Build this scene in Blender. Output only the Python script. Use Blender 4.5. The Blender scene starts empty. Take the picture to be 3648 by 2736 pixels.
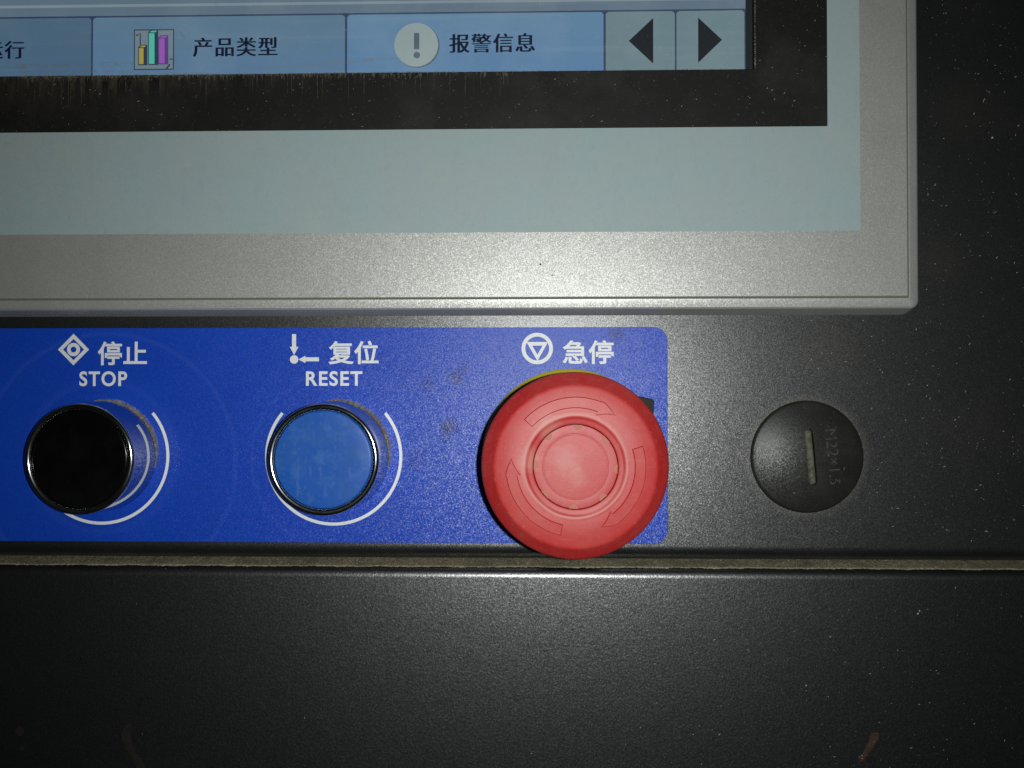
import bpy, bmesh, math, random
from mathutils import Vector, Matrix

random.seed(7)
PI = math.pi
scene = bpy.context.scene
COL = scene.collection

# ---------------------------------------------------------------- camera, world, flash, exposure
# Panel coordinates: x to the right, y up, z out of the panel towards the viewer, in millimetres.
# World: X = x, Y = -z, Z = y, in metres.  The camera stands 220 mm in front of the panel.
def W(x, y, z=0.0):
    return Vector((x * .001, -z * .001, y * .001))

CAM_D, FPX, CU, CV = 220.0, 3100.0, 1824.0, 1368.0
YAW, PITCH, ROLL = (math.radians(a) for a in (1.502, 0.807, 0.0013))
R_CAM = (Matrix.Rotation(YAW, 3, 'Y') @ Matrix.Rotation(PITCH, 3, 'X') @ Matrix.Rotation(ROLL, 3, 'Z'))
M_WORLD = Matrix(((1, 0, 0), (0, 0, -1), (0, 1, 0)))

cam_data = bpy.data.cameras.new('camera')
cam_data.sensor_width = 36.0
cam_data.lens = FPX / 3648.0 * 36.0
cam_data.clip_start, cam_data.clip_end = 0.01, 20.0
cam = bpy.data.objects.new('camera', cam_data)
COL.objects.link(cam)
cam.matrix_world = Matrix.Translation(W(0, 0, CAM_D)) @ (M_WORLD @ R_CAM).to_4x4()
scene.camera = cam

world = bpy.data.worlds.new('World')
scene.world = world
world.use_nodes = True
world.node_tree.nodes['Background'].inputs[0].default_value = (.55, .62, .60, 1)
world.node_tree.nodes['Background'].inputs[1].default_value = 0.008

ld = bpy.data.lights.new('phone_flash', 'SPOT')
ld.energy = 1.62
ld.spot_size = math.radians(125)
ld.spot_blend = 1.0
ld.shadow_soft_size = 0.0016
ld.color = (0.965, 1.0, 0.985)
flash = bpy.data.objects.new('phone_flash', ld)
COL.objects.link(flash)
flash.location = W(8.8, 0.5, 221)
flash.rotation_euler = (math.radians(90), 0, 0)

scene.view_settings.view_transform = 'Standard'
scene.view_settings.look = 'None'
scene.view_settings.exposure = 0.0
scene.view_settings.gamma = 1.0
scene.cycles.max_bounces = 6
scene.cycles.blur_glossy = 0.6
scene.cycles.use_denoising = False
scene.cycles.sample_clamp_indirect = 4.0
scene.cycles.pixel_filter_type = 'BLACKMAN_HARRIS'

# ---------------------------------------------------------------- survey: measured image points -> mm on a plane
def P(u, v, z=0.0):
    d = R_CAM @ Vector(((u - CU) / FPX, -(v - CV) / FPX, -1.0))
    t = (z - CAM_D) / d.z
    return (d.x * t, d.y * t)

def PS(pts, z=0.0):
    return [P(u, v, z) for u, v in pts]

def mid(*a):
    return sum(a) / len(a)

# ---------------------------------------------------------------- materials
def mat(name, base, rough=.5, spec=.5, metal=0.0, ior=1.45, bumps=(), mottles=(), emit=None, estr=0.0, coat=0.0, coat_rough=.1,
        rough_var=0.0, sparkle=None, streaks=None, stains_sheen=(), rings=(), mark_z=0.0):
    """Principled surface. bumps: (cells per mm, height mm, detail). mottles: (cells per mm, colour, lo, hi, amount)."""
    m = bpy.data.materials.new(name)
    m.use_nodes = True
    nt = m.node_tree
    N, L = nt.nodes, nt.links
    b = N['Principled BSDF']
    b.inputs['Roughness'].default_value = rough
    b.inputs['Metallic'].default_value = metal
    b.inputs['IOR'].default_value = ior
    b.inputs['Specular IOR Level'].default_value = spec
    b.inputs['Coat Weight'].default_value = coat
    b.inputs['Coat Roughness'].default_value = coat_rough
    geo = N.new('ShaderNodeNewGeometry')
    mp = N.new('ShaderNodeMapping')
    mp.inputs['Scale'].default_value = (1000, 1000, 1000)
    L.new(geo.outputs['Position'], mp.inputs['Vector'])
    vec = mp.outputs['Vector']

    def noise(scale, detail=2.0, rgh=.55, v=None):
        n = N.new('ShaderNodeTexNoise')
        n.inputs['Scale'].default_value = scale
        n.inputs['Detail'].default_value = detail
        n.inputs['Roughness'].default_value = rgh
        L.new(v or vec, n.inputs['Vector'])
        return n.outputs['Fac']

    col = None
    def colour_socket():
        nonlocal col
        if col is None:
            c = N.new('ShaderNodeRGB')
            c.outputs[0].default_value = (*base, 1)
            col = c.outputs[0]
        return col
    for sc, c2, lo, hi, amt in mottles:
        v = vec
        if isinstance(sc, tuple):
            m2 = N.new('ShaderNodeMapping')
            m2.inputs['Scale'].default_value = sc
            L.new(vec, m2.inputs['Vector'])
            v, s = m2.outputs['Vector'], 1.0
        else:
            s = sc
        f = noise(s, 4.0, .6, v)
        r = N.new('ShaderNodeMapRange')
        r.inputs['From Min'].default_value, r.inputs['From Max'].default_value = lo, hi
        r.inputs['To Max'].default_value = amt
        L.new(f, r.inputs['Value'])
        mx = N.new('ShaderNodeMix')
        mx.data_type = 'RGBA'
        L.new(r.outputs[0], mx.inputs[0])
        L.new(colour_socket(), mx.inputs[6])
        mx.inputs[7].default_value = (*c2, 1)
        col = mx.outputs[2]
    if streaks:
        # dirt that ran down from a ledge: (ledge y mm, reach mm, x from, x to, colour, amount)
        y0, reach, xa, xb, c2, amt = streaks
        sep = N.new('ShaderNodeSeparateXYZ')
        L.new(vec, sep.inputs[0])
        m2 = N.new('ShaderNodeMapping')
        m2.inputs['Scale'].default_value = (.75, 1, .13)
        L.new(vec, m2.inputs['Vector'])
        f = noise(1.0, 5.0, .65, m2.outputs['Vector'])
        fy = N.new('ShaderNodeMapRange')
        fy.inputs['From Min'].default_value, fy.inputs['From Max'].default_value = y0 - reach, y0
        L.new(sep.outputs['Z'], fy.inputs['Value'])
        fx = N.new('ShaderNodeMapRange')
        fx.interpolation_type = 'SMOOTHSTEP'
        fx.inputs['From Min'].default_value, fx.inputs['From Max'].default_value = xb, xa
        L.new(sep.outputs['X'], fx.inputs['Value'])
        pw = N.new('ShaderNodeMath'); pw.operation = 'POWER'; pw.inputs[1].default_value = 1.6
        L.new(fy.outputs[0], pw.inputs[0])
        m_a = N.new('ShaderNodeMath'); m_a.operation = 'MULTIPLY'
        L.new(pw.outputs[0], m_a.inputs[0]); L.new(fx.outputs[0], m_a.inputs[1])
        r = N.new('ShaderNodeMapRange')
        r.inputs['From Min'].default_value, r.inputs['From Max'].default_value = .44, .74
        r.inputs['To Max'].default_value = amt
        L.new(f, r.inputs['Value'])
        m_b = N.new('ShaderNodeMath'); m_b.operation = 'MULTIPLY'; m_b.use_clamp = True
        L.new(m_a.outputs[0], m_b.inputs[0]); L.new(r.outputs[0], m_b.inputs[1])
        mx = N.new('ShaderNodeMix'); mx.data_type = 'RGBA'
        L.new(m_b.outputs[0], mx.inputs[0]); L.new(colour_socket(), mx.inputs[6])
        mx.inputs[7].default_value = (*c2, 1)
        col = mx.outputs[2]
    # smudges and painted sheen patches (x, y, radius mm, colour, amount) and faint rings of wear, dust and painted highlight (x, y, radius, width mm, colour, amount)
    for x, y, rad, wid, c2, amt in [(a, b_, c, None, d, e) for a, b_, c, d, e in stains_sheen] + list(rings):
        ds = N.new('ShaderNodeVectorMath'); ds.operation = 'DISTANCE'
        ds.inputs[1].default_value = (x, -mark_z, y)
        L.new(vec, ds.inputs[0])
        nz = N.new('ShaderNodeMath'); nz.operation = 'MULTIPLY_ADD'
        nz.inputs[1].default_value = rad * 1.6 if wid is None else 1.2
        L.new(noise(.5 if wid is None else .15, 4.0), nz.inputs[0]); L.new(ds.outputs['Value'], nz.inputs[2])
        r = N.new('ShaderNodeMapRange'); r.interpolation_type = 'SMOOTHSTEP'
        if wid is None:
            r.inputs['From Min'].default_value, r.inputs['From Max'].default_value = rad * 2.5, rad * 1.1
            src = nz.outputs[0]
        else:
            sb = N.new('ShaderNodeMath'); sb.operation = 'SUBTRACT'; sb.inputs[1].default_value = rad + .6
            L.new(nz.outputs[0], sb.inputs[0])
            ab = N.new('ShaderNodeMath'); ab.operation = 'ABSOLUTE'
            L.new(sb.outputs[0], ab.inputs[0])
            r.inputs['From Min'].default_value, r.inputs['From Max'].default_value = wid, 0.0
            src = ab.outputs[0]
        r.inputs['To Max'].default_value = amt
        L.new(src, r.inputs['Value'])
        mx = N.new('ShaderNodeMix'); mx.data_type = 'RGBA'
        L.new(r.outputs[0], mx.inputs[0]); L.new(colour_socket(), mx.inputs[6])
        mx.inputs[7].default_value = (*c2, 1)
        col = mx.outputs[2]
    if col is not None:
        L.new(col, b.inputs['Base Color'])
    else:
        b.inputs['Base Color'].default_value = (*base, 1)
    if rough_var:
        f = noise(.12, 4.0, .6)
        r = N.new('ShaderNodeMapRange')
        r.inputs['From Min'].default_value, r.inputs['From Max'].default_value = .3, .7
        r.inputs['To Min'].default_value, r.inputs['To Max'].default_value = rough - rough_var, rough + rough_var
        L.new(f, r.inputs['Value'])
        L.new(r.outputs[0], b.inputs['Roughness'])
    prev = None
    for sc, h, det in bumps:
        bn = N.new('ShaderNodeBump')
        bn.inputs['Strength'].default_value = 1.0
        bn.inputs['Distance'].default_value = h * .001
        L.new(noise(sc, det), bn.inputs['Height'])
        if prev:
            L.new(prev, bn.inputs['Normal'])
        prev = bn.outputs['Normal']
    if sparkle:
        # grain of the coating: every tiny cell has its own tilt and its own reflectance
        cells, tilt, lo, hi = sparkle
        vo = N.new('ShaderNodeTexVoronoi')
        vo.inputs['Scale'].default_value = cells
        L.new(vec, vo.inputs['Vector'])
        sub = N.new('ShaderNodeVectorMath'); sub.operation = 'SUBTRACT'
        sub.inputs[1].default_value = (.5, .5, .5)
        L.new(vo.outputs['Color'], sub.inputs[0])
        scl = N.new('ShaderNodeVectorMath'); scl.operation = 'SCALE'
        scl.inputs['Scale'].default_value = tilt
        L.new(sub.outputs[0], scl.inputs[0])
        add = N.new('ShaderNodeVectorMath'); add.operation = 'ADD'
        L.new(scl.outputs[0], add.inputs[0])
        L.new(prev or geo.outputs['Normal'], add.inputs[1])
        nrm = N.new('ShaderNodeVectorMath'); nrm.operation = 'NORMALIZE'
        L.new(add.outputs[0], nrm.inputs[0])
        prev = nrm.outputs[0]
        sp = N.new('ShaderNodeSeparateColor')
        L.new(vo.outputs['Color'], sp.inputs[0])
        pw_ = N.new('ShaderNodeMath'); pw_.operation = 'POWER'; pw_.inputs[1].default_value = 2.2
        L.new(sp.outputs[2], pw_.inputs[0])
        r_ = N.new('ShaderNodeMapRange')
        r_.inputs['To Min'].default_value, r_.inputs['To Max'].default_value = lo, hi
        L.new(pw_.outputs[0], r_.inputs['Value'])
        L.new(r_.outputs[0], b.inputs['Specular IOR Level'])
    if prev:
        L.new(prev, b.inputs['Normal'])
    if emit:
        b.inputs['Emission Color'].default_value = (*emit, 1)
        b.inputs['Emission Strength'].default_value = estr
    return m

DUSTY = (.30, .28, .22)
M = {}
M['cabinet'] = mat('black_powder_coat', (.006, .007, .007), .38, .5, 0, 2.0, bumps=((2.9, .018, 2),),
                   mottles=((.05, (.016, .015, .012), .5, .75, .5), (1.8, (.03, .03, .027), .6, .85, .5)), sparkle=(6.0, .12, .4, .7),
                   stains_sheen=[(*P(3420, 400), 6, (.016, .014, .010), .6), (*P(3350, 930), 5, (.02, .017, .012), .6), (*P(2960, 1240), 6, (.024, .022, .015), .6)],
                   rings=[(*P(2879, 1628, 1.0), 13.9, 2.6, (.045, .043, .032), .7)])
M['lower'] = mat('black_orange_peel_paint', (.0018, .0023, .0023), .355, .5, 0, 2.45, bumps=((1.5, .030, 1), (3.2, .014, 2)),
                 mottles=((.04, (.006, .0055, .0045), .5, .75, .4),), sparkle=(5.0, .08, .4, .62))
M['bezel'] = mat('silver_grey_paint', (.435, .435, .405), .46, .5, .40, 1.9, bumps=((2.6, .016, 2),),
                 mottles=((.08, (.385, .385, .35), .4, .7, .6),), sparkle=(5.5, .16, .5, .85))
M['film'] = mat('pale_blue_grey_print', (.32, .41, .415), .5, .35, 0, 1.45, bumps=((2.5, .015, 2),),
                mottles=((.06, (.35, .41, .40), .4, .7, .8), (.5, (.27, .33, .33), .5, .8, .25), ((.35, 1, .03), (.27, .33, .32), .52, .75, .12), ((1.6, 1, .25), (.25, .30, .29), .62, .78, .35), (1.6, (.22, .26, .26), .64, .8, .55)), sparkle=(4.0, .10, .1, .8))
M['border'] = mat('black_print', (.009, .0085, .008), .55, .35, 0, 1.45, bumps=((2.5, .02, 2),),
                  mottles=((.07, (.032, .029, .024), .48, .75, .6), (1.2, (.05, .047, .04), .6, .85, .6)),
                  stains_sheen=[(*P(2750, 300), 6, (.032, .030, .026), .6), (*P(2560, 275), 4, (.028, .026, .022), .5), (*P(2800, 405), 3.5, (.034, .032, .03), .6), (*P(180, 330), 9, (.03, .027, .02), .6)],
                  streaks=(80.5, 7.5, -120, -35, (.26, .22, .15), .42))
SMUDGE = (.002, .014, .15)
M['sticker'] = mat('blue_sticker_film', (.0035, .052, .46), .42, .5, 0, 1.57, bumps=((2.9, .016, 2),),
                   mottles=((.035, (.005, .062, .49), .4, .7, .7), (.5, (.007, .040, .36), .55, .75, .5)), sparkle=(5.0, .19, .2, .7),
                   stains_sheen=[(*P(u, v), rr, SMUDGE, a) for u, v, rr, a in ((1520, 1369, 1.5, .45), (1624, 1344, 1.7, .65), (1655, 1310, 1.2, .4), (1600, 1522, 1.8, .8), (1590, 1560, 1.1, .5), (2193, 1187, 1.9, .55), (1480, 1640, 2.5, .25))],
                   rings=[(*P(385, 1650), 33.0, 1.0, (.03, .09, .52), .35), (*P(1210, 1640), 22.5, .8, (.03, .09, .52), .3), (*P(363, 1626), 19.2, 1.6, (.02, .075, .50), .35)])
M['print'] = mat('white_print', (.80, .82, .82), .5, .4, bumps=((2.7, .02, 2),), mottles=((2.2, (.5, .52, .54), .55, .75, .6),))
M['chrome'] = mat('chrome', (.55, .56, .58), .06, .5, 1.0, bumps=((.8, .002, 2),))
M['rim'] = mat('worn_chrome', (.60, .61, .62), .17, .5, 1.0, bumps=((.6, .004, 2),), rough_var=.06)
M['blue_cap'] = mat('blue_plastic', (.011, .092, .42), .42, .35, 0, 1.45, bumps=((.25, .012, 2),),
                    mottles=((.12, (.030, .115, .36), .42, .7, .7), (1.0, (.12, .23, .50), .60, .8, .5), ((.9, 1, .2), (.11, .22, .5), .6, .78, .5), ((.3, 1, .3), (.05, .16, .46), .5, .7, .6)))
M['black_cap'] = mat('black_gloss_plastic', (.002, .002, .002), .2, .35, mottles=((.9, (.012, .012, .012), .6, .8, .6), (.1, (.005, .005, .005), .45, .7, 1)))
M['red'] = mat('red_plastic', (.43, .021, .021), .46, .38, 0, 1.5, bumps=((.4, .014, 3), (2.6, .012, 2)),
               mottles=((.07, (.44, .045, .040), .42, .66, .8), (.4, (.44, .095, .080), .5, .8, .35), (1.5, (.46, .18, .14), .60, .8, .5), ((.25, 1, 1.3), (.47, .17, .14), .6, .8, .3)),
               mark_z=34.0, stains_sheen=[(*P(2015, 1640, 34), 2.6, (.50, .22, .18), .42), (*P(1885, 1640, 34), 2.2, (.50, .20, .16), .5), (*P(1950, 1520, 34), 2.4, (.48, .18, .15), .5), (*P(2060, 1700, 34), 2.0, (.48, .2, .16), .3)],  # pale patches: centre sheen and dust painted into the red
               rings=[(*P(2049, 1660, 34.0), 11.0, .75, (.52, .22, .19), .5)])  # worn crest edge with its highlight painted in as a pale ring
M['red_dust'] = mat('dusty_red_plastic', (.43, .15, .10), .6, .3, bumps=((2, .03, 2),))
M['yellow'] = mat('yellow_plastic', (.48, .40, .02), .6, .3, bumps=((2, .03, 2),))
M['dark_stem'] = mat('black_plastic', (.012, .012, .011), .5, .3)
M['tab'] = mat('olive_black_plastic', (.014, .015, .010), .6, .25, bumps=((1.5, .03, 2),))
M['plug'] = mat('dark_rubbery_plastic', (.016, .0165, .014), .42, .5, 0, 1.5, bumps=((2.2, .02, 2), (.5, .02, 2)),
                mottles=((.12, (.032, .0325, .027), .45, .75, .7), (1.2, (.055, .054, .042), .62, .85, .5)), sparkle=(5.0, .13, .3, .7))
M['plug_letter'] = mat('dusty_raised_plastic', (.060, .060, .046), .5, .5, 0, 1.6, bumps=((2.2, .04, 2),), mottles=((1.0, (.014, .014, .010), .45, .6, 1.0),))
M['plug_dust'] = mat('dusty_slot', (.125, .13, .09), .8, .2, bumps=((2.2, .10, 3),), mottles=((.9, (.05, .05, .034), .42, .65, .85),))
M['dust'] = mat('pale_dust', (.42, .42, .40), .75, .3)
M['dirt'] = mat('tan_dirt', (.36, .32, .22), .85, .2, bumps=((2.0, .15, 3),),
                mottles=((1.3, (.14, .12, .065), .44, .62, .9), (.12, (.16, .145, .10), .45, .62, .8), (2.6, (.62, .58, .45), .56, .7, .8)))
M['run'] = mat('thin_dirt_run', (.095, .083, .06), .8, .2, mottles=((1.2, (.03, .027, .02), .40, .58, .95),))
M['groove'] = mat('groove_dirt', (.13, .125, .085), .8, .2)
M['chip'] = mat('chipped_paint', (.06, .031, .022), .5, .4, bumps=((1.0, .15, 2),), mottles=((1.1, (.42, .34, .26), .60, .7, .9), (.8, (.03, .02, .014), .5, .65, .9)))
M['drip'] = mat('dried_drip', (.019, .017, .014), .6, .3, mottles=((.5, (.012, .010, .008), .4, .7, .8),))

# screen contents: they are lit
def lit(name, c, s=1.0, grad=None, base=(.05, .055, .06)):
    m = mat(name, base, .5, .25, 0, 1.45, bumps=((2.2, .02, 2),), mottles=((.05, (.15, .15, .13), .45, .75, .6), (1.3, (.2, .2, .18), .62, .8, .5), ((.02, 1, .45), (.18, .17, .14), .55, .78, .35)) if base[0] > .03 else ())
    nt = m.node_tree
    b = nt.nodes['Principled BSDF']
    b.inputs['Emission Strength'].default_value = s
    if grad:   # the button face is drawn with a vertical blend
        y0, y1, c2 = grad
        geo = nt.nodes.new('ShaderNodeNewGeometry')
        sep = nt.nodes.new('ShaderNodeSeparateXYZ')
        r = nt.nodes.new('ShaderNodeMapRange')
        r.inputs['From Min'].default_value, r.inputs['From Max'].default_value = y0 * .001, y1 * .001
        mx = nt.nodes.new('ShaderNodeMix'); mx.data_type = 'RGBA'
        mx.inputs[6].default_value, mx.inputs[7].default_value = (*c, 1), (*c2, 1)
        nt.links.new(geo.outputs['Position'], sep.inputs[0])
        nt.links.new(sep.outputs['Z'], r.inputs['Value'])
        nt.links.new(r.outputs[0], mx.inputs[0])
        nt.links.new(mx.outputs[2], b.inputs['Emission Color'])
    else:
        b.inputs['Emission Color'].default_value = (*c, 1)
    return m

# ---------------------------------------------------------------- mesh building
class MB:
    def __init__(s):
        s.v, s.f = [], []

    def add(s, pts, faces):
        o = len(s.v)
        s.v += pts
        s.f += [tuple(i + o for i in f) for f in faces]

    def prism(s, poly, z0, z1, cap0=False):
        n = len(poly)
        a = sum(poly[i][0] * poly[(i + 1) % n][1] - poly[(i + 1) % n][0] * poly[i][1] for i in range(n))
        if a < 0:
            poly = poly[::-1]
        pts = [(x, y, z0) for x, y in poly] + [(x, y, z1) for x, y in poly]
        fs = [(i, (i + 1) % n, n + (i + 1) % n, n + i) for i in range(n)] + [tuple(range(n, 2 * n))]
        if cap0:
            fs.append(tuple(range(n))[::-1])
        s.add(pts, fs)

    def ring_prism(s, outer, inner, z0, z1):
        n = len(outer)
        pts = [(x, y, z) for z in (z0, z1) for lp in (outer, inner) for x, y in lp]
        fs = []
        for i in range(n):
            j = (i + 1) % n
            fs += [(2 * n + i, 2 * n + j, 3 * n + j, 3 * n + i), (i, j, 2 * n + j, 2 * n + i), (n + j, n + i, 3 * n + i, 3 * n + j)]
        s.add(pts, fs)

    def loops(s, lps, closed=True, cap=False):
        n = len(lps[0])
        pts = [p for lp in lps for p in lp]
        fs = []
        for k in range(len(lps) - 1):
            for i in range(n if closed else n - 1):
                j = (i + 1) % n
                fs.append((k * n + i, k * n + j, (k + 1) * n + j, (k + 1) * n + i))
        if cap:
            fs.append(tuple((len(lps) - 1) * n + i for i in range(n)))
        s.add(pts, fs)

    def lathe(s, prof, c, n=96, cap=True):
        s.loops([[(c[0] + r * math.cos(2 * PI * i / n), c[1] + r * math.sin(2 * PI * i / n), z) for i in range(n)] for r, z in prof], True, cap)

    def build(s, name, m, parent=None, origin=(0, 0, 0), sharp=None, flip=False):
        me = bpy.data.meshes.new(name)
        ow = W(*origin)
        me.from_pydata([W(*p) - ow for p in s.v], [], [f[::-1] for f in s.f] if flip else s.f)
        me.materials.append(m)
        me.validate()
        if sharp:
            for p in me.polygons:
                p.use_smooth = True
            me.set_sharp_from_angle(angle=math.radians(sharp))
        o = bpy.data.objects.new(name, me)
        COL.objects.link(o)
        if parent:
            o.parent = parent
        else:
            o.location = ow
        o['_o'] = 0
        del o['_o']
        return o

def thing(name, label, cat, origin=(0, 0, 0), group=None):
    o = bpy.data.objects.new(name, None)
    o.empty_display_size = .01
    COL.objects.link(o)
    o.location = W(*origin)
    o['label'], o['category'] = label, cat
    if group:
        o['group'] = group
    return o

def rect(x0, y0, x1, y1):
    return [(x0, y0), (x1, y0), (x1, y1), (x0, y1)]

def rrect(x0, y0, x1, y1, r, n=8):
    out = []
    for cx, cy, a in ((x1 - r, y0 + r, -90), (x1 - r, y1 - r, 0), (x0 + r, y1 - r, 90), (x0 + r, y0 + r, 180)):
        out += [(cx + r * math.cos(math.radians(a + 90 * k / n)), cy + r * math.sin(math.radians(a + 90 * k / n))) for k in range(n + 1)]
    return out

def circ(c, r, n=64, a0=0.0):
    return [(c[0] + r * math.cos(a0 + 2 * PI * i / n), c[1] + r * math.sin(a0 + 2 * PI * i / n)) for i in range(n)]

def arc_band(c, r0, r1, a0, a1, n=72):
    A = [math.radians(a0 + (a1 - a0) * i / n) for i in range(n + 1)]
    return [(c[0] + r1 * math.cos(a), c[1] + r1 * math.sin(a)) for a in A], [(c[0] + r0 * math.cos(a), c[1] + r0 * math.sin(a)) for a in A]

def arc_print(mb, c, r0, r1, a0, a1, z, n=72):
    o, i = arc_band(c, r0, r1, a0, a1, n)
    mb.loops([[(x, y, z) for x, y in o], [(x, y, z) for x, y in i]], closed=False)

# lettering: built-in font, turned into a mesh and fitted to its measured box
def glyphs(body, offset=0.0, spacing=1.0, extrude=0.0, shear=0.0):
    cu = bpy.data.curves.new('lettering', 'FONT')
    cu.body, cu.size, cu.offset, cu.space_character, cu.extrude, cu.shear = body, 1.0, offset, spacing, extrude, shear
    cu.resolution_u = 5
    o = bpy.data.objects.new('lettering', cu)
    COL.objects.link(o)
    dg = bpy.context.evaluated_depsgraph_get()
    dg.update()
    me = bpy.data.meshes.new_from_object(o.evaluated_get(dg))
    vs = [tuple(v.co) for v in me.vertices]
    fs = [tuple(p.vertices) for p in me.polygons]
    bpy.data.objects.remove(o)
    bpy.data.curves.remove(cu)
    bpy.data.meshes.remove(me)
    return vs, fs

def fit_text(mb, body, box, z, offset=0.0, copies=((0, 0),), rot=0.0, depth=0.0, spacing=1.0):
    """box = (x0, y0, x1, y1) in mm before turning by rot degrees about its centre"""
    vs, fs = glyphs(body, offset, spacing, .1 if depth else 0.0)
    x0, x1 = min(v[0] for v in vs), max(v[0] for v in vs)
    y0, y1 = min(v[1] for v in vs), max(v[1] for v in vs)
    sx, sy = (box[2] - box[0]) / (x1 - x0), (box[3] - box[1]) / (y1 - y0)
    cx, cy = (box[0] + box[2]) / 2, (box[1] + box[3]) / 2
    ca, sa = math.cos(math.radians(rot)), math.sin(math.radians(rot))
    for k, (dx, dy) in enumerate(copies):
        out = []
        for x, y, zz in vs:
            X, Y = (x - x0) * sx + box[0] + dx - cx, (y - y0) * sy + box[1] + dy - cy
            out.append((cx + X * ca - Y * sa, cy + X * sa + Y * ca, z + k * .004 + (zz * 10 * depth if depth else 0)))
        mb.add(out, fs)

def boxpx(u0, v0, u1, v1, z):
    a, b = P(u0, v1, z), P(u1, v0, z)
    return (a[0], a[1], b[0], b[1])

def cut(target, tool):
    md = target.modifiers.new('cut', 'BOOLEAN')
    md.object, md.operation, md.solver = tool, 'DIFFERENCE', 'EXACT'
    dg = bpy.context.evaluated_depsgraph_get(); dg.update()
    me = bpy.data.meshes.new_from_object(target.evaluated_get(dg))
    target.modifiers.clear()
    target.data = me
    bpy.data.objects.remove(tool)

# ================================================================ THE CABINET FRONT
cab = thing('control_cabinet', 'black metal control cabinet front with a dusty horizontal seam', 'cabinet', (0, -41, 0))
CO = (0, -41, 0)
XL, XR = -230, 210
mb = MB()
prof = [(290, 0), (30, 0), (-37.6, 0)]
RF = 3.8
for k in range(1, 19):
    a = PI / 2 * k / 18
    prof.append((-37.6 - RF * math.sin(a), -RF * (1 - math.cos(a))))
prof += [(-37.6 - RF, -16), (-37.6 - RF, -24)]
xs = [XL, XR]
mb.loops([[(x, y, z) for x in xs] for y, z in prof], closed=False)
upper = mb.build('upper_panel', M['cabinet'], cab, CO, flip=True)
upper['label'] = 'black textured panel face around the screen, label and buttons'

mb = MB()
YL = -43.2
prof = [(YL + 1.2, -26), (YL + .5, -10), (YL, -2.6)]
RL = 2.6
for k in range(1, 19):
    a = PI / 2 * k / 18
    prof.append((YL - RL * (1 - math.cos(a)), -RL + RL * math.sin(a)))
prof += [(-110, 0), (-170, 0)]
mb.loops([[(x, y, z) for x in xs] for y, z in prof], closed=False)
lower = mb.build('lower_panel', M['lower'], cab, CO, flip=True)
lower['label'] = 'plain black orange peel panel below the dusty seam'

# chipped paint and dried drips on the lower panel (thin raised patches)
mb = MB()
poly = PS([(3106, 2612), (3118, 2608), (3132, 2612), (3128, 2630), (3112, 2660), (3092, 2684), (3074, 2712), (3058, 2716), (3062, 2700), (3078, 2676), (3092, 2648), (3100, 2626)])
mb.prism(poly, .0, .06)
mb.build('paint_chip', M['chip'], lower, CO)
mb = MB()
mb.prism(PS([(444, 2588), (458, 2577), (470, 2585), (466, 2620), (472, 2652), (484, 2684), (504, 2708), (518, 2736), (514, 2760), (488, 2756), (484, 2726), (470, 2694), (450, 2668), (436, 2640), (432, 2612)]), 0, .05)
mb.prism(PS([(56, 2598), (66, 2590), (80, 2592), (86, 2606), (78, 2622), (62, 2622), (54, 2612)]), 0, .05)
mb.prism(PS([(70, 2662), (80, 2656), (86, 2664), (80, 2674), (72, 2672)]), 0, .05)
mb.build('dried_drips', M['drip'], lower, CO)['kind'] = 'stuff'

# dust packed along the seam
rnd = random.Random(3)
mb = MB()
NX, NYY = 900, 9
def fbm(x, seed):
    s = 0
    for k, (f, a) in enumerate(((.05, 1), (.17, .7), (.6, .5), (1.9, .35))):
        s += a * math.sin(x * f * 2 * PI + seed * (k + 1) * 1.7 + 1.3 * math.sin(x * f * 1.7 + seed))
    return s
lps = []
for j in range(NYY):
    t = j / (NYY - 1)
    row = []
    for i in range(NX + 1):
        x = XL + (XR - XL) * i / NX
        zf = -2.5
        zb = -20
        z = zb + (zf - zb) * t
        base = YL + 1.2 * (1 - (z + 26) / 24) if z < -2 else YL
        top = 2.15 * (1 - t) ** 1.1 + .12
        y = YL + .35 * (1 - t) + top * (.8 + .10 * fbm(x, 5.0)) * (1 if 0 < t < 1 else .9)
        if j == NYY - 1:
            y = YL + .1
        else:
            y += rnd.uniform(-.06, .06); z += rnd.uniform(-.3, .3)
        row.append((x + rnd.uniform(-.12, .12), y, z))
    lps.append(row)
for a_deg in (10, 20, 26):         # thinning out over the rounded lip
    row = []
    for i in range(NX + 1):
        x = XL + (XR - XL) * i / NX
        a = math.radians(a_deg + (a_deg / 26) * (2.5 * fbm(x, 3.0) + rnd.uniform(-3.5, 3.5)))
        rr = RL + (.10 if a_deg < 22 else -.04)
        row.append((x, YL - RL + rr * math.cos(a), -RL + rr * math.sin(a)))
    lps.append(row)
mb.loops(lps, closed=False)
for i in range(9000):          # loose grains on it
    x = rnd.uniform(-140, 110)
    t = .35 + .68 * rnd.random() ** .8
    z = -20 + 18.0 * t + rnd.uniform(-.4, 1.2) * rnd.random()
    y = YL + .35 * (1 - t) + 1.75 * max(0, 1 - t) ** 1.1 + .05 + rnd.uniform(0, .2)
    r = rnd.uniform(.04, .16)
    p = [(x + rnd.uniform(-r, r), y + rnd.uniform(-r, r), z + rnd.uniform(-r, r)) for _ in range(4)]
    mb.add(p, [(0, 1, 2), (0, 2, 3), (0, 3, 1), (1, 3, 2)])
o = mb.build('seam_dust', M['dirt'], cab, CO, sharp=60)
o['kind'] = 'stuff'
o['label'] = 'tan dust packed along the seam between the panels'

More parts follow.
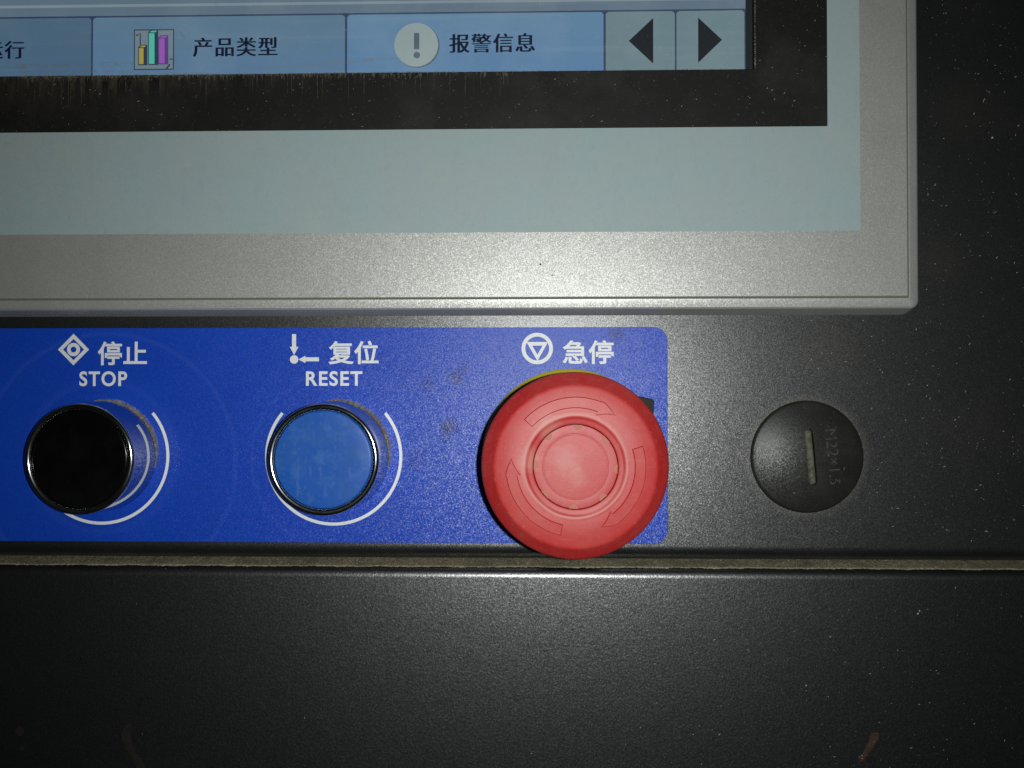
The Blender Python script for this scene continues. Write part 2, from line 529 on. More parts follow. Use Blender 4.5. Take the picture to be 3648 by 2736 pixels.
# ================================================================ TOUCH SCREEN
ZB = 5.5
ts = thing('touch_screen', 'grey framed touch screen with a lit blue menu bar', 'touch screen', (-60, 120, 0))
TO = (-60, 120, 0)
yb0 = mid(P(0, 1061.6, ZB)[1], P(1300, 1058, ZB)[1], P(3230, 1054.5, ZB)[1])       # lower edge of the flat face
xr0 = P(3230, 600, ZB)[0]
xl0, yt0 = -215.0, 215.0
yL1 = P(1824, 1100, 4.7)[1]; yC = P(1824, 1124.5, 0)[1]
xL1 = P(3281, 500, 4.7)[0]
lipw = max(2.4, yb0 - yL1)
draft = yL1 - yC
def off(d, z, r):
    return [(x, y, z) for x, y in rrect(xl0 - d, yb0 - d, xr0 + d, yt0 + d, r, 8)]
face_in = P(3067, 822.3, ZB)
fx1, fy0 = mid(P(3059, 0, ZB)[0], P(3067, 820, ZB)[0]), mid(P(0, 836, ZB)[1], P(3067, 822, ZB)[1])
fx0, fy1 = -200.0, 200.0
mb = MB()
q = lipw / 2.65
mb.loops([off(lipw + draft, 0, 3.6), off(lipw + .25, 4.1, 2.2), off(lipw + .08, 4.55, 2.0), off(lipw - .3, 4.85, 1.7), off(lipw - .8, 4.98, 1.2),
          off(.95 * q, 5.28, .5), off(.62, 5.32, .4), off(.5, 5.22, .3), off(.12, 5.2, .25), off(.10, 5.42, .2), off(0, ZB, .15),
          [(x, y, ZB) for x, y in rrect(fx0, fy0, fx1, fy1, .02, 8)]])
bz = mb.build('bezel', M['bezel'], ts, TO, flip=False, sharp=22)
bz['label'] = 'sparkling silver grey moulded frame'
mb = MB()
mb.loops([off(.5, 5.235, .3), off(.13, 5.215, .25)])
mb.build('groove_dirt', M['groove'], bz, TO)['kind'] = 'stuff'

# printed overlay: pale border, then black border, flush on the frame
bx1, by0 = mid(P(2946, 0, ZB)[0], P(2948, 445, ZB)[0]), mid(P(0, 473, ZB)[1], P(1300, 464.6, ZB)[1], P(2945, 448, ZB)[1])
bx0, by1 = -185.0, 185.0
wx1, wy0 = P(2688, 120, ZB)[0], mid(P(0, 273, ZB)[1], P(1230, 257, ZB)[1], P(2690, 245, ZB)[1])
wx0, wy1 = -165.0, 165.0
mb = MB()
mb.loops([[(x, y, ZB) for x, y in rrect(fx0, fy0, fx1, fy1, .02, 4)], [(x, y, ZB) for x, y in rrect(bx0, by0, bx1, by1, .3, 4)]])
o = mb.build('pale_border', M['film'], ts, TO); o['label'] = 'pale blue grey printed border'
mb = MB()
RW = .8
ZD = 3.4
mb.loops([[(x, y, ZB) for x, y in rrect(bx0, by0, bx1, by1, .3, 6)], [(x, y, ZB) for x, y in rrect(wx0 - .25, wy0 - .25, wx1 + .25, wy1 + .25, RW, 6)],
          [(x, y, ZB - .22) for x, y in rrect(wx0, wy0, wx1, wy1, RW, 6)], [(x, y, ZD - .05) for x, y in rrect(wx0, wy0, wx1, wy1, RW, 6)]])
o = mb.build('black_border', M['border'], ts, TO); o['label'] = 'black printed border with dirt run down from the screen edge'
# dirt caught along the window edge
mb = MB()
rnd = random.Random(11)
for i in range(2600):
    u = rnd.random()
    if rnd.random() < .86:
        x = wx1 - (wx1 + 130) * (rnd.random() ** .75)
        d = abs(rnd.gauss(0, .22)) * (1.6 if x < -50 else .55)
        y = wy0 + .1 - d
        if rnd.random() > (.9 if x < -20 else .35):
            continue
    else:
        y = wy0 + rnd.random() * 25
        x = wx1 + .12 + rnd.gauss(0, .07)
    r = rnd.uniform(.05, .17)
    z = ZB + .02
    a = rnd.uniform(0, PI)
    p = [(x + r * math.cos(a + k * 2.1), y + r * .7 * math.sin(a + k * 2.1), z + rnd.uniform(0, .06)) for k in range(3)] + [(x, y, z + .1)]
    mb.add(p, [(0, 1, 3), (1, 2, 3), (2, 0, 3)])
mb.build('edge_dirt', M['dirt'], ts, TO)['kind'] = 'stuff'

# thin runs of dirt hanging from that edge
rnd = random.Random(29)
mb = MB()
for i in range(300):
    x = -128 + 100 * rnd.random() ** 1.35 if rnd.random() < .8 else rnd.uniform(-60, -5)
    ln = rnd.uniform(.3, 1.6) if rnd.random() < .75 else rnd.uniform(1.5, 7.5)
    w = rnd.uniform(.03, .09) if ln > 1.6 else rnd.uniform(.06, .4)
    yy = wy0 - .2
    pts_l, pts_r = [], []
    for k in range(6):
        t = k / 5
        ww = w * (1 - t) ** .6 + .012
        dx = rnd.uniform(-.03, .03)
        pts_l.append((x + dx - ww, yy - ln * t, ZB + .012 + .002 * (i % 9)))
        pts_r.append((x + dx + ww, yy - ln * t, ZB + .012 + .002 * (i % 9)))
    mb.loops([pts_l, pts_r], closed=False)
o = mb.build('dirt_runs', M['run'], ts, TO)
o['kind'] = 'stuff'
# a few dark specks pressed into the frame
mb = MB()
for u, v, rr in ((1925, 942, .35), (1967, 980, .28), (1975, 966, .2), (1848, 966, .16), (1875, 966, .14), (1970, 932, .14), (2072, 917, .12), (1790, 860, .12), (2335, 850, .15), (2440, 905, .12)):
    c = P(u, v, ZB)
    n = 7
    mb.prism([(c[0] + rr * rnd.uniform(.5, 1) * math.cos(2 * PI * k / n), c[1] + rr * rnd.uniform(.5, 1) * math.sin(2 * PI * k / n)) for k in range(n)], ZB, ZB + .02)
o = mb.build('dirt_specks', M['groove'], bz, TO)
o['kind'] = 'stuff'

# the lit display, recessed behind the window edge
def lin(r, g, b):
    return tuple(((c / 255 + .055) / 1.055) ** 2.4 if c > 10 else c / 255 / 12.92 for c in (r, g, b))
ED = .8
S_bg = lit('screen_background', lin(88, 110, 128), ED)
S_line = lit('screen_line', lin(22, 45, 82), ED)
S_pale = lit('screen_pale_line', lin(122, 140, 150), ED)
S_blue = lit('screen_button_blue', lin(80, 124, 166), ED, (wy0, wy0 + 15, lin(90, 130, 162)))
S_blue1 = lit('screen_button_dim', lin(64, 98, 128), ED, (wy0, wy0 + 15, lin(70, 100, 122)))  # leftmost button: viewing-angle falloff of the display put into a darker blue
S_blue2 = lit('screen_button_mid', lin(80, 118, 154), ED, (wy0, wy0 + 15, lin(84, 118, 142)))  # milder step of the same falloff, also put into the colour
S_grey = lit('screen_button_grey', lin(101, 127, 135), ED)
S_text = lit('screen_text', lin(4, 16, 42), ED * .8, base=(.008, .01, .016))
S_black = lit('screen_arrow', lin(4, 12, 22), ED, base=(.02, .022, .024))
S_disc = lit('screen_disc', lin(140, 158, 158), ED)
S_mark = lit('screen_mark', lin(62, 84, 100), ED)
S_dark = lit('screen_icon_line', lin(20, 42, 62), ED)
S_icon = lit('screen_icon_field', lin(108, 126, 138), ED)
S_yel, S_teal, S_pur, S_dpur = (lit('screen_' + n, lin(*c), ED) for n, c in (('yellow', (165, 150, 50)), ('teal', (70, 185, 165)), ('purple', (148, 80, 175)), ('dark_purple', (78, 44, 125))))

mb = MB()
mb.add([(x, y, ZD) for x, y in rect(wx0 - 1, wy0 - 1, wx1 + 1, wy1 + 1)], [(0, 1, 2, 3)])
disp = mb.build('display', S_black, ts, TO)
disp['label'] = 'lit display showing the lower menu bar'

def flat(name, m, polys, z, label=None):
    mb = MB()
    for p in polys:
        mb.add([(x, y, z) for x, y in p], [tuple(range(len(p)))] if sum(p[i][0] * p[(i + 1) % len(p)][1] - p[(i + 1) % len(p)][0] * p[i][1] for i in range(len(p))) > 0 else [tuple(range(len(p)))[::-1]])
    o = mb.build(name, m, disp, TO)
    if label:
        o['label'] = label
    return o
Z1, Z2, Z3, Z4, Z5 = ZD + .02, ZD + .04, ZD + .06, ZD + .08, ZD + .10
dX1 = P(2656, 120, ZD)[0]
yt = mid(P(320, 63, ZD)[1], P(1230, 51, ZD)[1], P(2140, 37, ZD)[1])
yb = wy0 - 1
flat('header_strip', S_bg, [rect(wx0, yt, dX1, wy1)], Z1)
y_l = mid(P(0, 24, ZD)[1], P(1200, 10, ZD)[1])
flat('header_line', S_pale, [rect(wx0, y_l - .45, dX1, y_l + .25)], Z2)
flat('header_line', S_line, [rect(wx0, yt - .12, dX1, yt + .22)], Z2)
U = lambda u: P(u, 150, ZD)[0]
def ubutton(x0, x1, m, name, label):
    poly = [(x0, yb), (x1, yb), (x1, yt - .9), (x1 - .25, yt - .45), (x1 - .8, yt - .2), (x0 + .8, yt - .2), (x0 + .25, yt - .45), (x0, yt - .9)]
    flat(name, m, [poly], Z2, label)
flat('button_gap', S_line, [rect(wx0, yb, dX1, yt)], Z1)
ubutton(U(326) - 64.0, U(325), S_blue1, 'menu_button', 'dim blue menu button cut off by the picture edge')
ubutton(U(331.5), U(1229), S_blue2, 'menu_button', 'blue menu button with a bar chart')
ubutton(U(1237), U(2150), S_blue, 'menu_button', 'blue menu button with an exclamation mark disc')
ubutton(U(2158), U(2404), S_grey, 'arrow_button', 'grey button with a triangle pointing left')
ubutton(U(2410), U(2652), S_grey, 'arrow_button', 'grey button with a triangle pointing right')
flat('arrow', S_black, [PS([(2240, 146), (2327, 64), (2327, 227)], ZD)], Z3)
flat('arrow', S_black, [PS([(2487, 63), (2572, 142), (2487, 224)], ZD)], Z3)
flat('alarm_disc', S_mark, [circ(P(1487, 163, ZD), 80 / 14.31, 48)], Z3)
flat('alarm_disc', S_disc, [circ(P(1483, 160, ZD), 79 / 14.31, 48)], Z4)
flat('exclamation_mark', S_mark, [PS([(1475, 118), (1494, 118), (1494, 176), (1475, 176)], ZD), circ(P(1485, 197, ZD), 12 / 14.31, 20)], Z5)
# bar chart icon
a, b = P(477, 250, ZD), P(621, 104, ZD)
flat('icon_frame', S_dark, [rect(a[0], a[1], b[0], b[1])], Z3)
flat('icon_field', S_icon, [rect(a[0] + .28, a[1] + .28, b[0] - .28, b[1] - .28)], Z4)
def bar(m, u0, v0, u1, v1, side):
    flat('chart_bar_outline', side, [PS([(u0 - 3, v1 + 4), (u1 + 13, v1 + 4), (u1 + 13, v0 - 12), (u0 + 6, v0 - 12), (u0 - 3, v0 - 3)], ZD)], Z5 - .01)
    flat('chart_bar', m, [PS([(u0, v1), (u1, v1), (u1, v0), (u0, v0)], ZD), PS([(u0 + 3, v0 - 3), (u1 + 3, v0 - 3), (u1 + 9, v0 - 9), (u0 + 9, v0 - 9)], ZD)], Z5)
bar(S_yel, 496, 172, 512, 229, S_dark)
bar(S_teal, 531, 119, 551, 228, S_dark)
bar(S_pur, 567, 138, 587, 226, S_dpur)
flat('chart_axis', S_dark, [PS([(498, 118), (502, 118), (502, 160), (498, 160)], ZD), PS([(486, 124), (494, 120), (494, 126), (486, 130)], ZD), PS([(604, 209), (618, 209), (618, 213), (604, 213)], ZD), PS([(590, 244), (604, 228), (608, 232), (596, 246)], ZD)], Z5)
# menu lettering: thin horizontals, stout verticals
def menu_text(body, box, name='menu_lettering'):
    mb = MB()
    w = box[2] - box[0]
    fit_text(mb, body, (box[0] + .05, box[1], box[2] - .15, box[3]), Z5, 0.0, ((-.15, 0), (-.05, 0), (.05, 0), (.15, 0)), spacing=1.12)
    mb.build(name, S_text, disp, TO)
menu_text('产品类型', boxpx(689, 132, 990, 203, ZD))
menu_text('报警信息', boxpx(1602, 118, 1906, 189, ZD))
menu_text('运行', boxpx(-58, 146, 88, 211, ZD))

# greasy dust smears on the display
sm = mat('dust_smear', (.28, .30, .28), .8, .2)
nt = sm.node_tree
tn = nt.nodes.new('ShaderNodeTexNoise'); tn.inputs['Scale'].default_value = 700; tn.inputs['Detail'].default_value = 4
ge = nt.nodes.new('ShaderNodeNewGeometry'); rg = nt.nodes.new('ShaderNodeMapRange')
rg.inputs['From Min'].default_value, rg.inputs['From Max'].default_value, rg.inputs['To Max'].default_value = .38, .72, .55
nt.links.new(ge.outputs['Position'], tn.inputs['Vector']); nt.links.new(tn.outputs['Fac'], rg.inputs['Value'])
nt.links.new(rg.outputs[0], nt.nodes['Principled BSDF'].inputs['Alpha'])
mb = MB()
for pts, w in ((((-20, 240), (90, 236), (190, 234), (300, 231), (400, 229), (480, 226)), 9), (((800, 243), (950, 240), (1100, 232), (1240, 221), (1330, 213), (1430, 208)), 6),
               (((640, 112), (655, 130), (662, 150)), 9), (((765, 8), (775, 30), (790, 46)), 8), (((1495, 14), (1510, 30), (1525, 48)), 8), (((-10, 262), (200, 256), (480, 256), (760, 262)), 5)):
    a, b = [], []
    for i, (u, v) in enumerate(pts):
        ww = w * (1 if 0 < i < len(pts) - 1 else .35) * rnd.uniform(.6, 1.2)
        du = ww if abs(pts[-1][0] - pts[0][0]) < 60 else 0
        dv = 0 if du else ww
        a.append((*P(u - du, v - dv, ZD), Z5 + .012)); b.append((*P(u + du, v + dv, ZD), Z5 + .012))
    mb.loops([b, a] if not du else [a, b], closed=False)
o = mb.build('dust_smears', sm, disp, TO)
o['kind'] = 'stuff'

# ================================================================ BLUE LABEL
ZS = .14
ZP = ZS + .012
sx1 = mid(P(2377.5, 1230, ZS)[0], P(2379.6, 1700, ZS)[0])
sy1 = mid(P(0, 1170, ZS)[1], P(1200, 1166.6, ZS)[1], P(2300, 1166, ZS)[1])
sy0 = mid(P(0, 1928, ZS)[1], P(1200, 1932.6, ZS)[1], P(2280, 1936.5, ZS)[1])
LO = (-60, mid(sy0, sy1), 0)
lab = thing('label_plate', 'long blue sticker with white symbols and lettering behind the buttons', 'label', LO)
mb = MB()
lp = rrect(-190, sy0, sx1, sy1, 3.6, 10)
inn = rrect(-189.9, sy0 + .09, sx1 - .09, sy1 - .09, 3.5, 10)
mb.loops([[(x, y, 0.0) for x, y in lp], [(x, y, ZS * .6) for x, y in lp], [(x, y, ZS) for x, y in inn]], cap=True)
film = mb.build('film', M['sticker'], lab, LO)
BY = mid(P(363, 1625, 0)[1], P(1189, 1625.5, 0)[1])
BX = [P(363, 1624, 0)[0], P(1189, 1626, 0)[0], P(2022, 1626, 0)[0]]

def lettering(body, box, off, z=ZP, **k):
    mb = MB()
    fit_text(mb, body, box, z, off, **k)
    mb.build('lettering', M['print'], lab, LO)
lettering('停止', boxpx(348, 1216, 524, 1301, ZS), .020)
lettering('STOP', boxpx(282.5, 1322.5, 453, 1376, ZS), .024, spacing=1.14)
lettering('复位', boxpx(1170, 1214, 1349, 1298, ZS), .020)
lettering('RESET', boxpx(1090, 1322, 1291, 1375, ZS), .024, spacing=1.14)
lettering('急停', boxpx(2004, 1212, 2186, 1297, ZS), .020)
# stop symbol: diamond with a ring
mb = MB()
c = P(262, 1245.3, ZS)
k = 1 / 14.1
dm = lambda r: [(c[0] + r, c[1]), (c[0], c[1] + r), (c[0] - r, c[1]), (c[0], c[1] - r)]
mb.loops([[(x, y, ZP) for x, y in dm(57 * k)], [(x, y, ZP) for x, y in dm(38.5 * k)]])
mb.loops([[(x, y, ZP) for x, y in circ(c, 24 * k, 40)], [(x, y, ZP) for x, y in circ(c, 10.5 * k, 40)]])
mb.build('stop_symbol', M['print'], lab, LO)
# reset symbol: two arrows to a dot
mb = MB()
def pflat(mb, pts, z=ZP):
    s = sum(pts[i][0] * pts[(i + 1) % len(pts)][1] - pts[(i + 1) % len(pts)][0] * pts[i][1] for i in range(len(pts)))
    mb.add([(x, y, z) for x, y in pts], [tuple(range(len(pts)))] if s > 0 else [tuple(range(len(pts)))[::-1]])
Q = lambda a, b: P(800 + a / 1.8437, 1120 + b / 1.8437, ZS)
pflat(mb, circ(Q(457, 296), 15.2 * k, 32))
pflat(mb, [Q(443, 130), Q(470, 130), Q(470, 213), Q(485, 213), Q(457, 266), Q(428, 213), Q(443, 213)])
pflat(mb, [Q(620, 282), Q(620, 308), Q(531, 308), Q(531, 320), Q(485, 296), Q(531, 272), Q(531, 282)])
mb.build('reset_symbol', M['print'], lab, LO)
# emergency stop symbol: ring with a hollow triangle
mb = MB()
Q6 = lambda a, b: P(1600 + a / 1.8433, 1120 + b / 1.8433, ZS)
c = Q6(578.5, 224)
mb.loops([[(x, y, ZP) for x, y in circ(c, 56 * k, 64)], [(x, y, ZP) for x, y in circ(c, 42.5 * k, 64)]])
to, ti = [Q6(508, 181), Q6(580, 306), Q6(650, 181)], [Q6(545, 205), Q6(580, 264), Q6(614, 205)]
mb.loops([[(x, y, ZP + .006) for x, y in to], [(x, y, ZP + .006) for x, y in ti]])
mb.build('emergency_symbol', M['print'], lab, LO)
for i in (0, 1):
    mb = MB()
    arc_print(mb, (BX[i], BY), 236 * k, 247 * k, 140, 400, ZP)
    mb.build('ring_mark', M['print'], lab, LO)

# ================================================================ PUSH BUTTONS
def dirt_ring(c, r0, r1, a0, a1, n, seed, parent, org, z0=ZS):
    rnd = random.Random(seed)
    mb = MB()
    for i in range(n):
        t = rnd.random()
        a = math.radians(a0 + (a1 - a0) * (t + .0 * rnd.random()))
        w = math.sin(PI * min(1, max(0, t))) ** .5
        if rnd.random() > w * (.8 + .2 * math.sin(a * 23 + seed) * math.sin(a * 9.0)):
            continue
        rr = r0 + (r1 - r0) * rnd.random() ** 2.2 * w
        x, y = c[0] + rr * math.cos(a), c[1] + rr * math.sin(a)
        s = rnd.uniform(.05, .15)
        b = rnd.uniform(0, PI)
        z = z0 + max(0, .35 - (rr - r0) * .5) * rnd.random()
        p = [(x + s * math.cos(b + k * 2.1), y + s * math.sin(b + k * 2.1), z) for k in range(3)] + [(x, y, z + s * .9)]
        mb.add(p, [(0, 1, 3), (1, 2, 3), (2, 0, 3)])
    o = mb.build('base_dirt', M['dirt'], parent, org)
    o['kind'] = 'stuff'
    return o

def push_button(i, label, cap_m, group):
    c = (BX[i], BY)
    org = (c[0], c[1], 0)
    t = thing('push_button', label, 'push button', org, group)
    mb = MB()
    prof = [(14.15, ZS), (14.1, .3), (13.5, 10.5), (12.0, 10.5)]
    mb.lathe(prof, c, 128, cap=False)
    mb.build('bezel_ring', M['chrome'], t, org, sharp=35)
    mb = MB()
    prof = [(13.52, 10.45)]
    cr, cz, rr = 12.72, 10.85, .82
    for kk in range(0, 15):
        a = math.radians(8 + 172 * kk / 14)
        prof.append((cr + rr * math.cos(a), cz + rr * math.sin(a)))
    prof += [(11.9, 10.2)]
    mb.lathe(prof, c, 128, cap=True)
    mb.build('rim', M['rim'], t, org, sharp=35)
    mb = MB()
    prof = [(11.84, 9.9), (11.84, 10.75), (11.75, 10.95), (11.55, 11.08), (11.2, 11.14), (8, 11.17), (4, 11.19), (.5, 11.2)]
    mb.lathe(prof, c, 96, cap=True)
    mb.build('cap', cap_m, t, org, sharp=40)
    dirt_ring(c, 14.12, 15.15, 98, -12, 4600, 20 + i, t, org)
    return t
push_button(0, 'black push button in a chrome ring under the word STOP', M['black_cap'], 'chrome ringed push buttons on the blue label')
push_button(1, 'blue push button in a chrome ring under the word RESET', M['blue_cap'], 'chrome ringed push buttons on the blue label')

# ================================================================ EMERGENCY STOP
HB = 31.5
hc = mid(P(2049, 1660, HB)[0], BX[2]), mid(P(2049, 1660, HB)[1], BY)
hp = P(2049, 1660, HB)
ec = hp
eo = (ec[0], ec[1], 0)
es = thing('emergency_stop_button', 'red mushroom emergency stop button with three raised turn arrows', 'emergency stop', eo)
cbase = P(2022, 1627, 1)
mb = MB()
mb.lathe([(22.0, ZS), (22.0, 1.2), (21.7, 1.6), (21.2, 1.8), (13, 1.9)], (ec[0], mid(ec[1], cbase[1])), 128, cap=True)
mb.build('yellow_disc', M['yellow'], es, eo, sharp=35)
mb = MB()
mb.lathe([(17, 1.9), (17, 7), (16.5, 7.6), (12, 8), (12, 25)], ec, 64, cap=True)
mb.build('collar', M['dark_stem'], es, eo, sharp=35)
mb = MB()
tabp = PS([(2235, 1420), (2276, 1411), (2324, 1421), (2331, 1430), (2329, 1472), (2322, 1500), (2250, 1520)], 6)
mb.prism(tabp, ZS, 5.6, True)
cx_, cy_ = sum(p[0] for p in tabp) / len(tabp), sum(p[1] for p in tabp) / len(tabp)
sh = [(cx_ + (x - cx_) * .93, cy_ + (y - cy_) * .93) for x, y in tabp]
mb.loops([[(x, y, 5.6) for x, y in tabp], [(x, y, 6.0) for x, y in sh]], cap=True)
mb.build('side_tab', M['tab'], es, eo)

RH = 335 * (220 - HB) / 3100
r_band = 290 * (220 - 33.6) / 3100
r_crest = 180 * (220 - 34.8) / 3100
r_ins = 151 * (220 - 33.2) / 3100
def zface(r):
    t = (r_band - r) / (r_band - r_crest)
    return 33.75 + .42 * t + .18 * math.sin(PI * t)
prof = [(12.2, 22.5), (17.5, 23.2), (19.2, 24.4), (20.0, 26.2), (RH, 28.0), (RH, 30.2), (RH - .06, 30.6), (RH - .2, 30.95), (RH - .42, 31.25), (RH - .8, 31.65)]
for kk in range(1, 7):
    t = kk / 6
    prof.append((RH - .8 + (r_band + .25 - RH + .8) * t, 31.65 + (33.55 - 31.65) * t))
prof += [(r_band + .08, 33.68), (r_band - .12, 33.76)]
for kk in range(1, 15):
    r = r_band - .15 + (r_crest + .5 - r_band + .15) * kk / 14
    prof.append((r, zface(r)))
zc = zface(r_crest + .5)
prof += [(r_crest + .25, zc + .03), (r_crest, zc + .0), (r_crest - .25, zc - .10), (r_crest - .45, zc - .24)]
for kk in range(1, 6):
    t = kk / 5
    prof.append((r_crest - .45 + (r_ins + .15 - r_crest + .45) * t, zc - .24 + (33.75 - zc + .24) * t))
prof += [(r_ins + .05, 33.7), (r_ins - .02, 33.0)]
mb = MB()
mb.lathe(prof, ec, 160, cap=False)
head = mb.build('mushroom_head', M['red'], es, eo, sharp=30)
ri2 = 115 * (220 - 33.2) / 3100
mb = MB()
mb.lathe([(r_ins - .12, 33.0), (r_ins - .12, 33.62), (r_ins - .22, 33.7), (r_ins - .5, 33.72), (ri2 + .35, 33.74), (ri2 + .16, 33.72), (ri2 + .10, 33.5), (ri2 - .10, 33.5), (ri2 - .16, 33.72), (ri2 - .4, 33.73), (ri2 * .6, 33.75), (ri2 * .3, 33.76), (.3, 33.76)], ec, 128, cap=True)
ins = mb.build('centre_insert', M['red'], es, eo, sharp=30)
for kk in range(8):
    a = math.radians(90 + 45 * kk - 3)
    c = (ec[0] + (r_ins - .16) * math.cos(a), ec[1] + (r_ins - .16) * math.sin(a))
    pts = []
    for j in range(13):
        b = a + PI / 2 + PI * j / 12
        pts.append((c[0] + .98 * math.cos(b), c[1] + .98 * math.sin(b)))
    inn = [(c[0] - .0 * math.cos(a) + (x - c[0]) * .86, c[1] + (y - c[1]) * .86) for x, y in pts]
    mb = MB()
    mb.loops([[(x, y, 33.7) for x, y in pts], [(x, y, 33.80) for x, y in pts], [(x, y, 33.83) for x, y in inn]], cap=True)
    mb.build('notch', M['red_dust'], ins, eo, flip=False)
# raised turn arrows: their tops follow the slope of the face
def arrow(rot):
    k2 = (220 - 34.3) / 3100
    rows = []
    A0, A1 = 137, 68.5
    n = 26
    for j in range(n + 1):
        a = A0 + (A1 - A0) * j / n
        rows.append((a, 209 * k2, 250 * k2))
    rows.append((68.4, 197 * k2, 252 * k2))
    h = [(66, 202, 251.5), (62, 211, 246.5), (58, 220, 240), (54, 228, 233), (52.3, 230.5, 231)]
    for a, r0, r1 in h:
        rows.append((a, r0 * k2, r1 * k2))
    H = .42
    up, outl = [], []
    def pt(r, a, dz):
        a = math.radians(a + rot)
        return (ec[0] + r * math.cos(a), ec[1] + r * math.sin(a), zface(r) + dz)
    sect = []
    for idx, (a, r0, r1) in enumerate(rows):
        e = .2
        e = min(e, (r1 - r0) * .4)
        sect.append([pt(r1, a, -.05), pt(r1 - e * .5, a, H * .8), pt(r1 - e, a, H), pt(r0 + e, a, H), pt(r0 + e * .5, a, H * .8), pt(r0, a, -.05)])
    sect.insert(0, [pt(250 * k2 - .05, A0 + .7, -.05)] * 2 + [pt(249 * k2, A0 + .7, -.05), pt(210 * k2, A0 + .7, -.05)] + [pt(209 * k2 + .05, A0 + .7, -.05)] * 2)
    mb = MB()
    mb.loops(sect, closed=False)
    b0, b1 = len(mb.v), 0
    mb.add(sect[0], [(0, 1, 2, 3, 4, 5)])
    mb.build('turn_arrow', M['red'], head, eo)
for rot in (0, -120, -240):
    arrow(rot)

# ================================================================ BLANKING PLUG
pc = P(2879, 1628, 1.2)
po = (pc[0], pc[1], 0)
pg = thing('blanking_plug', 'round dark plastic blanking plug with a dusty slot beside the emergency stop', 'blanking plug', po)
RP = 193 / 14.1 * (218.8 / 220)
mb = MB()
prof = [(RP + .45, -1.0), (RP + .45, .02), (RP + .4, .25), (RP + .15, .6), (RP, .75), (RP - .3, .86)]
def zdome(r):
    return .86 + 2.1 * (1 - (r / (RP - .3)) ** 2)
for kk in range(1, 24):
    r = (RP - .3) * (1 - kk / 24)
    prof.append((r, zdome(r)))
prof.append((.05, zdome(0)))
mb.lathe([(RP + .45, -1.2)] + prof, pc, 128, cap=True)
mb.f.append(tuple(range(128))[::-1])
cap = mb.build('cap', M['plug'], pg, po, sharp=35)
# slot cut into the dome
sc_ = P(2886, 1627.6, 2.0)
ang = math.radians(-90 + 5.0)
ux, uy = math.cos(ang), math.sin(ang)
def slot(hl, hw, n=10):
    pts = []
    for s, b in ((1, -90), (-1, 90)):
        for j in range(n + 1):
            t = math.radians(b + 180 * j / n)
            lx, ly = s * (hl - hw) + hw * math.cos(t), hw * math.sin(t)
            pts.append((sc_[0] + lx * ux - ly * uy, sc_[1] + lx * uy + ly * ux))
    return pts
mb = MB()
mb.prism(slot(100 / 14.2, 15 / 14.2), .95, 5.0, True)
tool = mb.build('slot_tool', M['plug'], pg, po)
cut(cap, tool)
for p in cap.data.polygons:
    p.use_smooth = True
cap.data.set_sharp_from_angle(angle=math.radians(25))
mb = MB()       # dust lies in the slot as a trough, higher along one wall
lps = []
for kk, (f, z) in enumerate(((1.0, 1.9), (.86, 1.55), (.6, 1.32), (.3, 1.24), (.02, 1.22))):
    lps.append([(sc_[0] + (x - sc_[0]) , sc_[1] + (y - sc_[1]), z) for x, y in slot(98 / 14.2 - (1 - f) * 1.0, max(.01, (12.5 / 14.2) * f))])
mb.loops(lps, cap=True)
mb.build('slot_floor', M['plug_dust'], pg, po)
mb = MB()
tc = P(2965, 1627, 1.9)
hw, hh = 97 / 14.25, 20 / 14.25
fit_text(mb, 'M22×1.5', (tc[0] - hw, tc[1] - hh, tc[0] + hw, tc[1] + hh), 0, -.004, rot=-85, depth=.2)
mb.v = [(x, y, zdome(math.hypot(x - pc[0], y - pc[1])) + z) for x, y, z in mb.v]
mb.build('raised_lettering', M['plug_letter'], pg, po)
# dust halo packed round the rim
rnd = random.Random(5)
mb = MB()
for i in range(1500):
    a = rnd.uniform(0, 2 * PI)
    if rnd.random() > .25 + .75 * max(0, math.cos(a - math.radians(140))):
        continue
    rr = RP + .45 + abs(rnd.gauss(0, .5))
    s = rnd.uniform(.03, .09)
    x, y = pc[0] + rr * math.cos(a), pc[1] + rr * math.sin(a)
    mb.add([(x - s, y - s, .02), (x + s, y - s * .6, .02), (x + s * .2, y + s, .02), (x, y, .06)], [(0, 1, 3), (1, 2, 3), (2, 0, 3)])
mb.build('rim_dust', M['dirt'], pg, po)['kind'] = 'stuff'

# ================================================================ LOOSE DUST FLECKS
def flecks(name, n, region, seed, s0, s1, label=None, m='dust'):
    """region() -> (x, y, z) of a spot on a surface, or None"""
    rnd = random.Random(seed)
    mb = MB()
    for i in range(n):
        q = region(rnd)
        if q is None:
            continue
        x, y, z = q
        big = rnd.random()
        s = s0 + (s1 - s0) * big ** 6
        if big > .93 and rnd.random() < .6:      # a short curved fibre
            a = rnd.uniform(0, 2 * PI); bend = rnd.uniform(-.6, .6); w = .035
            ln = s * rnd.uniform(2, 4)
            pts = []
            px_, py_ = x, y
            for k in range(5):
                pts.append((px_, py_)); px_ += ln / 4 * math.cos(a); py_ += ln / 4 * math.sin(a); a += bend / 2
            up = [(a_ - w, b_ + w, z + .02) for a_, b_ in pts]; dn = [(a_ + w, b_ - w, z + .03) for a_, b_ in pts]
            mb.loops([up, dn], closed=False)
        else:
            a = rnd.uniform(0, 2 * PI)
            e = rnd.uniform(.35, 1)
            p = [(x + s * math.cos(a + k * 2.1 + rnd.uniform(-.4, .4)) * (1 if k else 1.3), y + s * e * math.sin(a + k * 2.1), z + .01) for k in range(3)] + [(x, y, z + .01 + s * .35)]
            mb.add(p, [(0, 1, 3), (1, 2, 3), (2, 0, 3)])
    o = mb.build(name, M[m])
    o['kind'] = 'stuff'
    if label:
        o['label'] = label
    return o
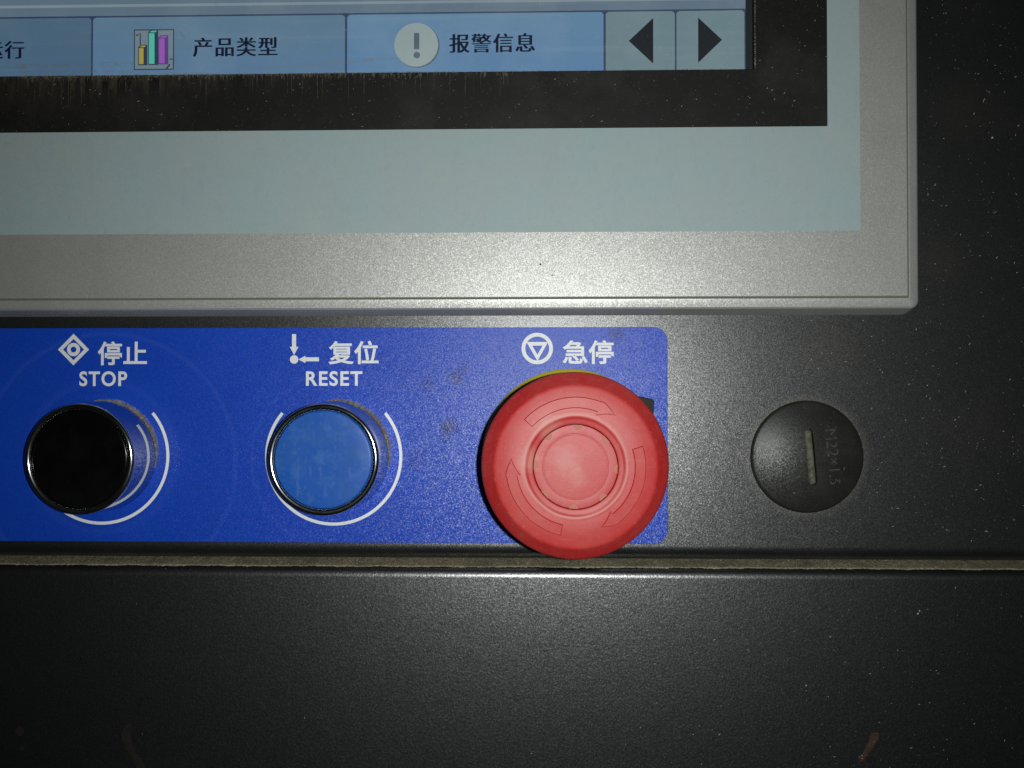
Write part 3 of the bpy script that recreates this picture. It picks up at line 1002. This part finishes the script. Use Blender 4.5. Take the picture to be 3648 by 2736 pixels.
def reg_upper(r):
    x = r.uniform(34, 128) if r.random() < .92 else r.uniform(-140, 34)
    y = r.uniform(-36, 104)
    if r.random() > min(1, .25 + (x - 30) / 60):
        return None
    if x < xL1 + 2.5 and y > yC - 1:
        return None
    if x < sx1 + .3 and sy0 - .3 < y < sy1 + .3:
        return None
    if math.hypot(x - pc[0], y - pc[1]) < RP + .8:
        return (x, y, zdome(math.hypot(x - pc[0], y - pc[1]))) if math.hypot(x - pc[0], y - pc[1]) < RP - .6 and r.random() < .6 else None
    return (x, y, 0)
flecks('panel_dust', 6500, reg_upper, 41, .03, .19, 'pale dust flecks on the black panel around the plug')
def reg_lower(r):
    x, y = r.uniform(-140, 125), r.uniform(-96, -46.5)
    if r.random() > max(.05, min(1, (x + 30) / 90)):
        return None
    return (x, y, 0)
mb = MB()
for u, v, rr in ((3535, 490, .34), (2872, 2442, .26), (3270, 2186, .3), (3276, 2176, .25), (3100, 2400, .2), (3240, 130, .25)):
    c = P(u, v)
    mb.add([(c[0] - rr, c[1] - rr * .7, .01), (c[0] + rr * .9, c[1] - rr * .5, .01), (c[0] + rr * .1, c[1] + rr, .01), (c[0], c[1], .12)], [(0, 1, 3), (1, 2, 3), (2, 0, 3)])
o = mb.build('crumbs', M['dust'])
o['kind'] = 'stuff'; o['label'] = 'larger white crumbs of dust on the black panels'
flecks('lower_panel_dust', 3000, reg_lower, 42, .03, .16, 'pale dust flecks on the lower black panel')
def reg_screen(r):
    x, y = r.uniform(-140, xr0 - .5), r.uniform(yb0 + .4, 102)
    if x < wx1 + .3 and y > wy0 - .3:
        return (x, y, Z5 + .02) if x < dX1 else None
    if x < bx1 and y > by0:
        return (x, y, ZB)
    return (x, y, ZB) if r.random() < .12 else None
flecks('screen_dust', 7000, reg_screen, 43, .03, .15, 'pale dust flecks over the touch screen and its black border')
def reg_label(r):
    x, y = r.uniform(-130, sx1), r.uniform(sy0, sy1)
    return (x, y, ZS + .03) if all(math.hypot(x - b, y - BY) > 15 for b in BX[:2]) else None
flecks('label_dust', 260, reg_label, 44, .03, .10, 'fine dust flecks on the blue sticker')
